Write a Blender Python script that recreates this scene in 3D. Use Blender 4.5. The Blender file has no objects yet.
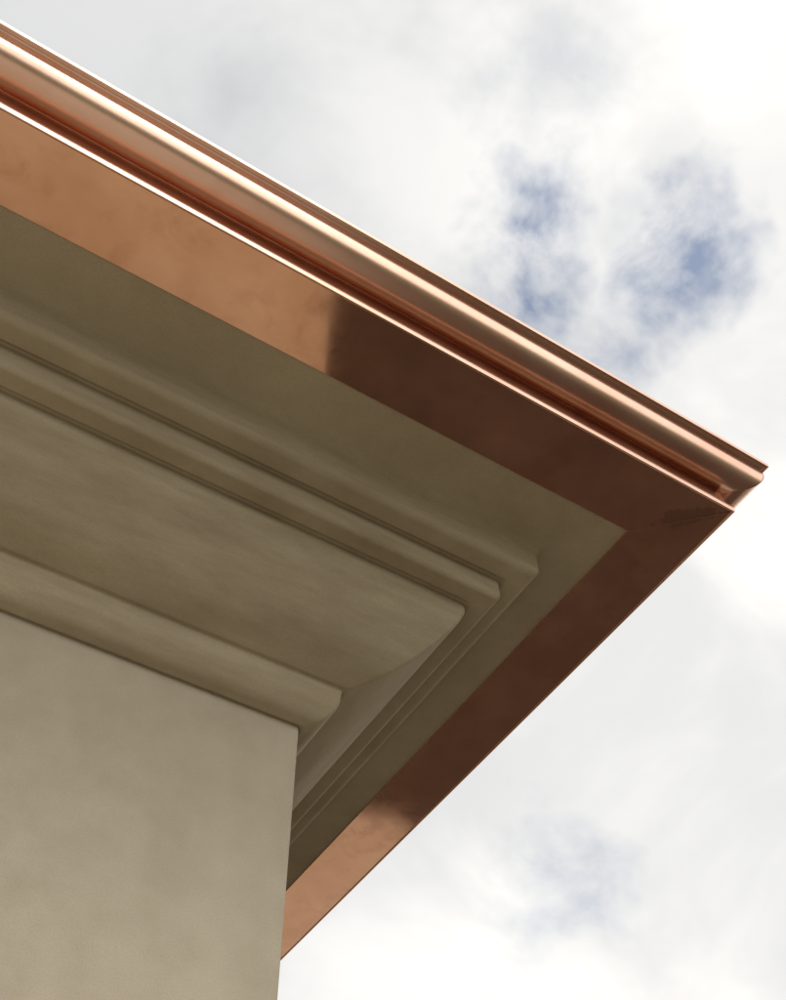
import bpy, bmesh, math, random
from mathutils import Vector, Matrix
scene=bpy.context.scene
scene.view_settings.view_transform='Standard'
scene.view_settings.look='None'
scene.view_settings.exposure=0
GZ=-3.6

# ---------------------------------------------------------------- node helpers
def mat(name):
    m=bpy.data.materials.new(name); m.use_nodes=True
    nt=m.node_tree; nt.nodes.clear()
    out=nt.nodes.new('ShaderNodeOutputMaterial'); b=nt.nodes.new('ShaderNodeBsdfPrincipled')
    nt.links.new(b.outputs[0],out.inputs[0])
    return m,nt,b
def N(nt,t,**k):
    n=nt.nodes.new(t)
    for a,v in k.items(): setattr(n,a,v)
    return n
def coords(nt,scale=(1,1,1)):
    tc=N(nt,'ShaderNodeTexCoord'); mp=N(nt,'ShaderNodeMapping'); mp.inputs['Scale'].default_value=scale
    nt.links.new(tc.outputs['Object'],mp.inputs[0]); return mp.outputs[0]
def noise(nt,vec,scale,detail=4,rough=.55,dist=0):
    n=N(nt,'ShaderNodeTexNoise'); n.inputs['Scale'].default_value=scale; n.inputs['Detail'].default_value=detail
    n.inputs['Roughness'].default_value=rough; n.inputs['Distortion'].default_value=dist
    nt.links.new(vec,n.inputs['Vector']); return n.outputs['Fac']
def ramp(nt,fac,stops):
    r=N(nt,'ShaderNodeValToRGB'); e=r.color_ramp.elements
    while len(e)<len(stops): e.new(.5)
    for i,(p,c) in enumerate(stops):
        e[i].position=p; e[i].color=(c,c,c,1) if not isinstance(c,tuple) else (*c,1)
    nt.links.new(fac,r.inputs[0]); return r.outputs[0]
def mix(nt,fac,a,b,mode='MIX'):
    m=N(nt,'ShaderNodeMix',data_type='RGBA',blend_type=mode)
    for s,v in ((0,fac),(6,a),(7,b)):
        if hasattr(v,'links'): nt.links.new(v,m.inputs[s])
        else: m.inputs[s].default_value = v if s==0 else (*v,1)
    return m.outputs[2]
def mrange(nt,v,a,b,c,d,smooth=False):
    m=N(nt,'ShaderNodeMapRange'); 
    if smooth: m.interpolation_type='SMOOTHSTEP'
    nt.links.new(v,m.inputs[0])
    for i,x in enumerate((a,b,c,d)): m.inputs[i+1].default_value=x
    return m.outputs[0]
def bump(nt,b,layers):
    prev=None
    for h,strength,dist in layers:
        n=N(nt,'ShaderNodeBump'); n.inputs['Strength'].default_value=strength; n.inputs['Distance'].default_value=dist
        nt.links.new(h,n.inputs['Height'])
        if prev: nt.links.new(prev,n.inputs['Normal'])
        prev=n.outputs[0]
    nt.links.new(prev,b.inputs['Normal'])
def vm(nt,op,a,b=None):
    n=N(nt,'ShaderNodeVectorMath',operation=op)
    for i,x in enumerate((a,b)):
        if x is None: continue
        if hasattr(x,'links'): nt.links.new(x,n.inputs[i])
        else: n.inputs[i].default_value=x
    return n
def mth(nt,op,a,b):
    n=N(nt,'ShaderNodeMath',operation=op)
    for i,x in enumerate((a,b)):
        if hasattr(x,'links'): nt.links.new(x,n.inputs[i])
        else: n.inputs[i].default_value=x
    return n.outputs[0]

# ---------------------------------------------------------------- materials
def stucco(name,base,dark,light,stretch):
    m,nt,b=mat(name); v=coords(nt); vs=coords(nt,stretch)
    n1=noise(nt,vs,1.6,4,.6,.4); n2=noise(nt,vs,8,4,.65); n3=noise(nt,v,230,2,.6)
    c=mix(nt,ramp(nt,n1,[(.32,0.0),(.68,1.0)]),dark,base)
    c=mix(nt,ramp(nt,n2,[(.38,0.0),(.72,.7)]),c,light)
    c=mix(nt,ramp(nt,n3,[(.3,.22),(.55,0.)]),c,tuple(x*.6 for x in dark))
    nt.links.new(c,b.inputs['Base Color']); b.inputs['Roughness'].default_value=.9
    b.inputs['Specular IOR Level'].default_value=.25
    bump(nt,b,[(n1,.35,.02),(noise(nt,v,26,3,.6),.35,.002),(n3,.25,.0006)])
    return m
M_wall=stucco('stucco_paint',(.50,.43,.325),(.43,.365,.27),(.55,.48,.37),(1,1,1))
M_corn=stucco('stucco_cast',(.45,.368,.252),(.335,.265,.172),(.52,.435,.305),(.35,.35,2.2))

def copper(name,rough,soffit,c0,c1,c2):
    m,nt,b=mat(name); v=coords(nt)
    n1=noise(nt,v,2.3,4,.6,.8); n2=noise(nt,v,11,4,.65,.5)
    c=mix(nt,ramp(nt,n1,[(.35,0.),(.7,1.)]),c0,c1)
    c=mix(nt,ramp(nt,n2,[(.5,0.),(.75,.4 if soffit else .15)]),c,c2)
    r=mrange(nt,n2,.3,.75,rough*(.75 if soffit else .95),rough*(1.6 if soffit else 1.1))
    if soffit:
        # flux / heat tarnish beside the soldered mitre
        off=vm(nt,'SUBTRACT',v,(.868,-.890,.592)).outputs[0]
        mp=N(nt,'ShaderNodeMapping',vector_type='TEXTURE'); mp.inputs['Rotation'].default_value=(0,0,math.radians(-45)); mp.inputs['Scale'].default_value=(.105,.034,.2)
        nt.links.new(off,mp.inputs[0])
        ln=vm(nt,'LENGTH',mp.outputs[0]).outputs['Value']
        ln=mth(nt,'ADD',ln,mrange(nt,noise(nt,v,22,3),.3,.7,-.45,.45))
        blot=mrange(nt,ln,1.0,.85,0,.55,True)
        c=mix(nt,blot,c,(.40,.21,.15))
        r=mth(nt,'ADD',r,mth(nt,'MULTIPLY',blot,.22))
    nt.links.new(c,b.inputs['Base Color']); b.inputs['Metallic'].default_value=1
    nt.links.new(r,b.inputs['Roughness'])
    if soffit: bump(nt,b,[(noise(nt,v,1.3,1),.25,.008),(noise(nt,v,7,1),.12,.0015)])
    else: bump(nt,b,[(noise(nt,v,1.3,0),.15,.006)])
    return m
M_cu_soffit=copper('copper_sheet',.085,True,(.74,.415,.27),(.86,.52,.365),(.54,.26,.17))
M_cu_gutter=copper('copper_gutter_metal',.30,False,(.80,.48,.35),(.88,.58,.45),(.68,.38,.27))
M_solder,nt,b=mat('solder'); b.inputs['Base Color'].default_value=(.40,.22,.155,1); b.inputs['Metallic'].default_value=1; b.inputs['Roughness'].default_value=.25

# ---------------------------------------------------------------- geometry helpers
def round_poly(pts):
    out=[]
    n=len(pts)
    for i,(x,y,r) in enumerate(pts):
        p=Vector((x,y))
        if i in(0,n-1) or r<=0: out.append(p); continue
        a=Vector(pts[i-1][:2])-p; c=Vector(pts[i+1][:2])-p
        t=min(r,a.length*.48,c.length*.48)
        A=p+a.normalized()*t; C=p+c.normalized()*t
        k=7
        for j in range(k+1):
            u=j/k; out.append(A*(1-u)**2+p*2*u*(1-u)+C*u*u)
    return [(q.x,q.y) for q in out]
BX0,BX1,BY0,BY1=-12.,0.,0.,10.
def sweep(name,prof,r,material,parent,seg=6):
    """run a (projection, height) profile round the rectangular building plan"""
    bm=bmesh.new(); rings=[]
    cs=[(BX1,BY0,1,-1,0),(BX1,BY1,1,1,1),(BX0,BY1,-1,1,2),(BX0,BY0,-1,-1,3)]
    for cx,cy,sx,sy,q in cs:
        for j in range(seg+1):
            th=math.radians(-90+90*q+90*j/seg)
            ring=[]
            for d,z in prof:
                x=cx+sx*(d-r)+r*math.cos(th); y=cy+sy*(d-r)+r*math.sin(th)
                ring.append(bm.verts.new((x,y,z)))
            rings.append(ring)
    m=len(rings)
    for i in range(m):
        a,b=rings[i],rings[(i+1)%m]
        for j in range(len(prof)-1):
            f=bm.faces.new((a[j],b[j],b[j+1],a[j+1])); f.smooth=True
    me=bpy.data.meshes.new(name); bm.to_mesh(me); bm.free()
    ob=bpy.data.objects.new(name,me); scene.collection.objects.link(ob); me.materials.append(material)
    w=ob.modifiers.new('wn','WEIGHTED_NORMAL'); w.keep_sharp=True; w.weight=80
    ob.parent=parent
    return ob
def box(name,lo,hi,material,parent=None,bev=.004):
    bm=bmesh.new(); bmesh.ops.create_cube(bm,size=1)
    for v in bm.verts:
        v.co=Vector([(lo[i]+hi[i])/2+v.co[i]*(hi[i]-lo[i]) for i in range(3)])
    if bev: bmesh.ops.bevel(bm,geom=bm.edges[:],offset=bev,segments=2,affect='EDGES')
    me=bpy.data.meshes.new(name); bm.to_mesh(me); bm.free()
    ob=bpy.data.objects.new(name,me); scene.collection.objects.link(ob); me.materials.append(material); ob.parent=parent
    return ob
def poly(name,pts,z,material):
    me=bpy.data.meshes.new(name); me.from_pydata([(x,y,z) for x,y in pts],[],[tuple(range(len(pts)))])
    ob=bpy.data.objects.new(name,me); scene.collection.objects.link(ob); me.materials.append(material); return ob
def sheet(name,x0,y0,x1,y1,z,material): return poly(name,[(x0,y0),(x1,y0),(x1,y1),(x0,y1)],z,material)

bld=bpy.data.objects.new('stucco_building',None); scene.collection.objects.link(bld)

# walls (up to underside of cornice)
sweep('wall',[(0,GZ-.2),(0,-2.4),(0,-1.2),(0,-.4),(0,-.02),(0,.005)],.012,M_wall,bld)
# moulded cornice
cor=[(-.004,.004,0),(.012,-.006,.004),(.050,.004,.028),(.086,.055,.03),(.089,.108,.004),(.093,.114,.003),(.104,.112,.004),
     (.213,.158,.06),(.300,.243,.07),(.350,.315,.04),(.366,.355,.008),(.365,.390,.002),(.374,.392,.003),(.382,.384,.004),(.436,.382,.008),
     (.448,.394,.008),(.447,.470,.002),(.456,.472,.003),(.466,.460,.005),(.524,.460,.010),(.541,.473,.012),(.543,.552,.010),
     (.552,.584,.02),(.59,.5965,.03),(.97,.598,0)]
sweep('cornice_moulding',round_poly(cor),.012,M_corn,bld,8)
# copper soffit sheet
sweep('copper_soffit_flashing',[(.752,.5965),(.752,.5925),(.7535,.592),(.80,.592),(.87,.592),(.94,.592),(.985,.592),(.988,.5895)],.0015,M_cu_soffit,bld,2)
# copper gutter face: hem, recess, big half-round roll, quirk, cavetto and lip
gut=round_poly([(.9885,.5895,0),(.9895,.586,.002),(.9935,.586,.002),(.9965,.602,.004),(.9955,.614,.003),(.987,.617,.003),(.985,.640,.02),(.978,.700,.0)])
cz,cd,rr=.745,1.0305,.0585
i0=len(gut)
for i in range(0,57):
    a=math.radians(-150+ i*(171)/56); gut.append((cd+rr*math.cos(a),cz+rr*math.sin(a)))
i1=len(gut)
gut+=round_poly([(1.084,.7725,0),(1.083,.776,.001),(1.088,.777,.002),(1.095,.7775,.004),(1.100,.782,.003),(1.1035,.782,.001),
     (1.104,.778,.001),(1.110,.779,.003),(1.111,.796,.003),(1.103,.799,.003),(1.098,.792,.002),(1.03,.7915,0)])
sweep('copper_gutter',gut,.0015,M_cu_gutter,bld,2)
# soldered mitre seams: across the soffit sheet and round the gutter roll
corners=((0,0,1,-1),(0,10,1,1),(-12,10,-1,1),(-12,0,-1,-1))
for k,(cx,cy,sx,sy) in enumerate(corners):
    rnd=random.Random(k)
    for nm,path in (('solder_seam',[(.756+.23*i/24,.5917,0,-1) for i in range(25)]),
                    ('gutter_mitre_seam',[(d,z,(d-cd)/rr,(z-cz)/rr) for d,z in gut[i0+6:i1-1]])):
        bm=bmesh.new(); rows=[]
        for d,z,nd,nz_ in path:
            wv=.0014+.0010*rnd.random(); nx,ny=sy*.7071,-sx*.7071; row=[]
            for o,hh in ((-1,-.0010 if nm!='solder_seam' else 0),(-.4,.0006),(.4,.0006),(1,-.0010 if nm!='solder_seam' else 0)):
                dd=d+nd*hh; row.append(bm.verts.new((cx+sx*dd+nx*wv*o,cy+sy*dd+ny*wv*o,z+nz_*hh)))
            rows.append(row)
        for i in range(len(rows)-1):
            for j in range(3):
                f=bm.faces.new((rows[i][j],rows[i+1][j],rows[i+1][j+1],rows[i][j+1])); f.smooth=True
        me=bpy.data.meshes.new(nm); bm.to_mesh(me); bm.free(); me.materials.append(M_solder)
        ob=bpy.data.objects.new('%s_%d'%(nm,k),me); scene.collection.objects.link(ob); ob.parent=bld

# roof: low hip
m,nt,b=mat('roof_slate'); v=coords(nt); 
c=ramp(nt,noise(nt,v,14,5),[(.3,(.05,.05,.055)),(.7,(.10,.10,.105))]); nt.links.new(c,b.inputs[0]); b.inputs['Roughness'].default_value=.7
e=1.088; zr=.795
vs=[(BX0-e,BY0-e,zr),(BX1+e,BY0-e,zr),(BX1+e,BY1+e,zr),(BX0-e,BY1+e,zr),(-6.9,5,2.6),(-5.1,5,2.6)]
me=bpy.data.meshes.new('roof'); me.from_pydata(vs,[],[(0,1,5,4),(1,2,5),(2,3,4,5),(3,0,4)])
ob=bpy.data.objects.new('roof',me); scene.collection.objects.link(ob); me.materials.append(m); ob.parent=bld

# windows and door farther along the front wall
Mg,nt,b=mat('window_glass'); b.inputs['Base Color'].default_value=(.03,.035,.04,1); b.inputs['Roughness'].default_value=.04; b.inputs['Specular IOR Level'].default_value=.8
Mf,nt,b=mat('painted_frame'); b.inputs['Base Color'].default_value=(.72,.70,.64,1); b.inputs['Roughness'].default_value=.45
for k,x0 in enumerate((-5.2,-10.6)):
    x1=x0+1.3; z0=GZ+.95; z1=GZ+2.45
    box('window_glass_%d'%k,(x0+.06,-.012,z0+.06),(x1-.06,.01,z1-.06),Mg,bld,0)
    box('window_sill_%d'%k,(x0-.08,-.09,z0-.06),(x1+.08,.02,z0-.002),M_corn,bld)
    for j,(a,bb,cc,dd) in enumerate(((x0,z0,x0+.07,z1),(x1-.07,z0,x1,z1),(x0+.072,z0,x1-.072,z0+.07),(x0+.072,z1-.07,x1-.072,z1),(x0+.62,z0+.072,x0+.68,z1-.072))):
        box('window_frame_%d_%d'%(k,j),(a,-.035,bb),(cc,.01,dd),Mf,bld)
Md,nt,b=mat('door_paint'); b.inputs['Base Color'].default_value=(.10,.045,.025,1); b.inputs['Roughness'].default_value=.4
box('door',(-7.75,-.03,GZ+.02),(-6.85,.01,GZ+2.1),Md,bld)
for j,(a,bb,cc,dd) in enumerate(((-7.85,GZ+.02,-7.753,GZ+2.2),(-6.847,GZ+.02,-6.75,GZ+2.2),(-7.75,GZ+2.103,-6.85,GZ+2.2))):
    box('door_frame_%d'%j,(a,-.05,bb),(cc,.01,dd),Mf,bld)

# ---------------------------------------------------------------- ground
Mgr,nt,b=mat('grass'); v=coords(nt)
c=ramp(nt,noise(nt,v,.6,5,.7),[(.3,(.045,.065,.022)),(.7,(.10,.11,.045))]); nt.links.new(c,b.inputs[0]); b.inputs['Roughness'].default_value=.95
sheet('ground',-1500,-1500,1500,1500,GZ-.012,Mgr)
Mc,nt,b=mat('concrete_paving'); v=coords(nt)
br=N(nt,'ShaderNodeTexBrick'); br.offset=0; nt.links.new(v,br.inputs['Vector'])
br.inputs['Scale'].default_value=1; br.inputs['Brick Width'].default_value=1.2; br.inputs['Row Height'].default_value=1.2; br.inputs['Mortar Size'].default_value=.008
br.inputs['Color1'].default_value=(.48,.44,.37,1); br.inputs['Color2'].default_value=(.43,.395,.33,1); br.inputs['Mortar'].default_value=(.16,.14,.12,1)
c=mix(nt,ramp(nt,noise(nt,v,2,5),[(.3,0.),(.8,.35)]),br.outputs[0],(.33,.30,.25)); nt.links.new(c,b.inputs[0]); b.inputs['Roughness'].default_value=.85
sheet('pavement',-20,-8,16,22,GZ-.006,Mc)
Ma,nt,b=mat('mulch'); v=coords(nt)
c=ramp(nt,noise(nt,v,3,6,.75),[(.3,(.025,.017,.012)),(.7,(.08,.052,.036))]); nt.links.new(c,b.inputs[0]); b.inputs['Roughness'].default_value=.95
rnd=random.Random(4)
pts=[(.3,-7.9),(9,-7.9),(9,5.0)]
n=40
for i in range(1,n):
    x=9-(9-.3)*i/n; pts.append((x,5.5+.45*math.sin(x*1.7+.6)+.22*math.sin(x*4.3)+.12*rnd.uniform(-1,1)))
pts.append((.3,5.6))
poly('planting_bed',pts,GZ,Ma)

# ---------------------------------------------------------------- light
sd=Vector((-.08,-.60,.80)).normalized()
el=math.asin(sd.z)
su=bpy.data.lights.new('sun','SUN'); su.energy=1.0; su.angle=math.radians(22); su.color=(1,.95,.87)
so=bpy.data.objects.new('sun',su); scene.collection.objects.link(so); so.rotation_euler=(-sd).to_track_quat('-Z','Y').to_euler()

w=bpy.data.worlds.new('World'); scene.world=w; w.use_nodes=True; nt=w.node_tree; nt.nodes.clear()
out=N(nt,'ShaderNodeOutputWorld')
sky=N(nt,'ShaderNodeTexSky',sky_type='NISHITA'); sky.sun_disc=False; sky.sun_elevation=el; sky.sun_rotation=math.radians(180)
skb=N(nt,'ShaderNodeBackground'); skb.inputs[1].default_value=.15; nt.links.new(sky.outputs[0],skb.inputs[0])
tc=N(nt,'ShaderNodeTexCoord'); D=tc.outputs['Generated']
nz=N(nt,'ShaderNodeTexNoise'); nz.inputs['Scale'].default_value=6; nz.inputs['Detail'].default_value=4; nz.inputs['Roughness'].default_value=.62
nt.links.new(D,nz.inputs['Vector'])
off=vm(nt,'SCALE',vm(nt,'SUBTRACT',nz.outputs['Color'],(.5,.5,.5)).outputs[0]); off.inputs['Scale'].default_value=.26
DD=vm(nt,'ADD',D,off.outputs[0]).outputs[0]
gaps=None
for c,r,a in [((.440,.185,.877),.095,.85),((.326,.239,.915),.09,.9),((.334,.289,.897),.09,1.),((.567,.62,.543),.09,.42),((.420,.275,.868),.09,.6),((.25,.156,.955),.09,.3),
              ((-.5,.5,.7),.25,.8),((.85,-.2,.48),.2,.8),((-.4,-.7,.5),.2,.7)]:
    d=vm(nt,'DISTANCE',DD,c).outputs['Value']
    g=mrange(nt,d,r,0,0,a,True)
    gaps=g if gaps is None else mth(nt,'MAXIMUM',gaps,g)
fb=noise(nt,D,10,5,.65,.3)
gm=mth(nt,'MULTIPLY',gaps,mrange(nt,fb,.35,.62,.35,1.2))
gm=mrange(nt,gm,.03,.95,0,.8)
# cloud brightness: puffs, thicker grey undersides, and glow round the veiled sun
n2=noise(nt,D,3.4,5,.55,.4)
lum=mrange(nt,n2,.36,.64,.80,1.02,True)
xd=vm(nt,'DOT_PRODUCT',D,(.9,-.3,-.3)).outputs['Value']
lum=mth(nt,'MULTIPLY',lum,mrange(nt,xd,-.4,.12,.72,1.07))
sg=mth(nt,'MAXIMUM',vm(nt,'DOT_PRODUCT',D,sd).outputs['Value'],0.0)
glow=mth(nt,'ADD',mth(nt,'MULTIPLY',mth(nt,'POWER',sg,3.0),.3),mth(nt,'MULTIPLY',mth(nt,'POWER',sg,12.0),.4))
# added glow low in the unseen southern sky, brightens gutter roll and wall
lo=mth(nt,'MAXIMUM',vm(nt,'DOT_PRODUCT',D,Vector((.15,-.97,.22)).normalized()).outputs['Value'],0.0)
glow=mth(nt,'ADD',glow,mth(nt,'MULTIPLY',mth(nt,'POWER',lo,7.0),.8))
lum=mth(nt,'ADD',lum,glow)
cc=N(nt,'ShaderNodeMix',data_type='RGBA'); nt.links.new(mrange(nt,lum,.55,1.0,0,1),cc.inputs[0]); cc.inputs[6].default_value=(.94,.965,1.0,1); cc.inputs[7].default_value=(1.0,.985,.955,1)
cb=N(nt,'ShaderNodeBackground'); nt.links.new(cc.outputs[2],cb.inputs[0]); nt.links.new(lum,cb.inputs[1])
ms=N(nt,'ShaderNodeMixShader'); nt.links.new(gm,ms.inputs[0]); nt.links.new(cb.outputs[0],ms.inputs[1]); nt.links.new(skb.outputs[0],ms.inputs[2])
nt.links.new(ms.outputs[0],out.inputs[0])

# ---------------------------------------------------------------- camera
yaw,pitch,roll=math.radians(32.6072),math.radians(53.403),math.radians(-1.2507)
h=Vector((math.sin(yaw),math.cos(yaw),0)); r=Vector((math.cos(yaw),-math.sin(yaw),0)); z=Vector((0,0,1))
F=math.cos(pitch)*h+math.sin(pitch)*z; U=-math.sin(pitch)*h+math.cos(pitch)*z
R2=math.cos(roll)*r+math.sin(roll)*U; U2=-math.sin(roll)*r+math.cos(roll)*U
cam=bpy.data.cameras.new('camera'); co=bpy.data.objects.new('camera',cam); scene.collection.objects.link(co)
rot=Matrix((R2,U2,-F)).transposed().to_4x4()
co.matrix_world=Matrix.Translation((-1.0068,-2.1014,-2.0193))@rot
cam.sensor_fit='AUTO'; cam.sensor_width=36; cam.lens=36*1.03344; cam.clip_end=5000; cam.clip_start=.05
scene.camera=co
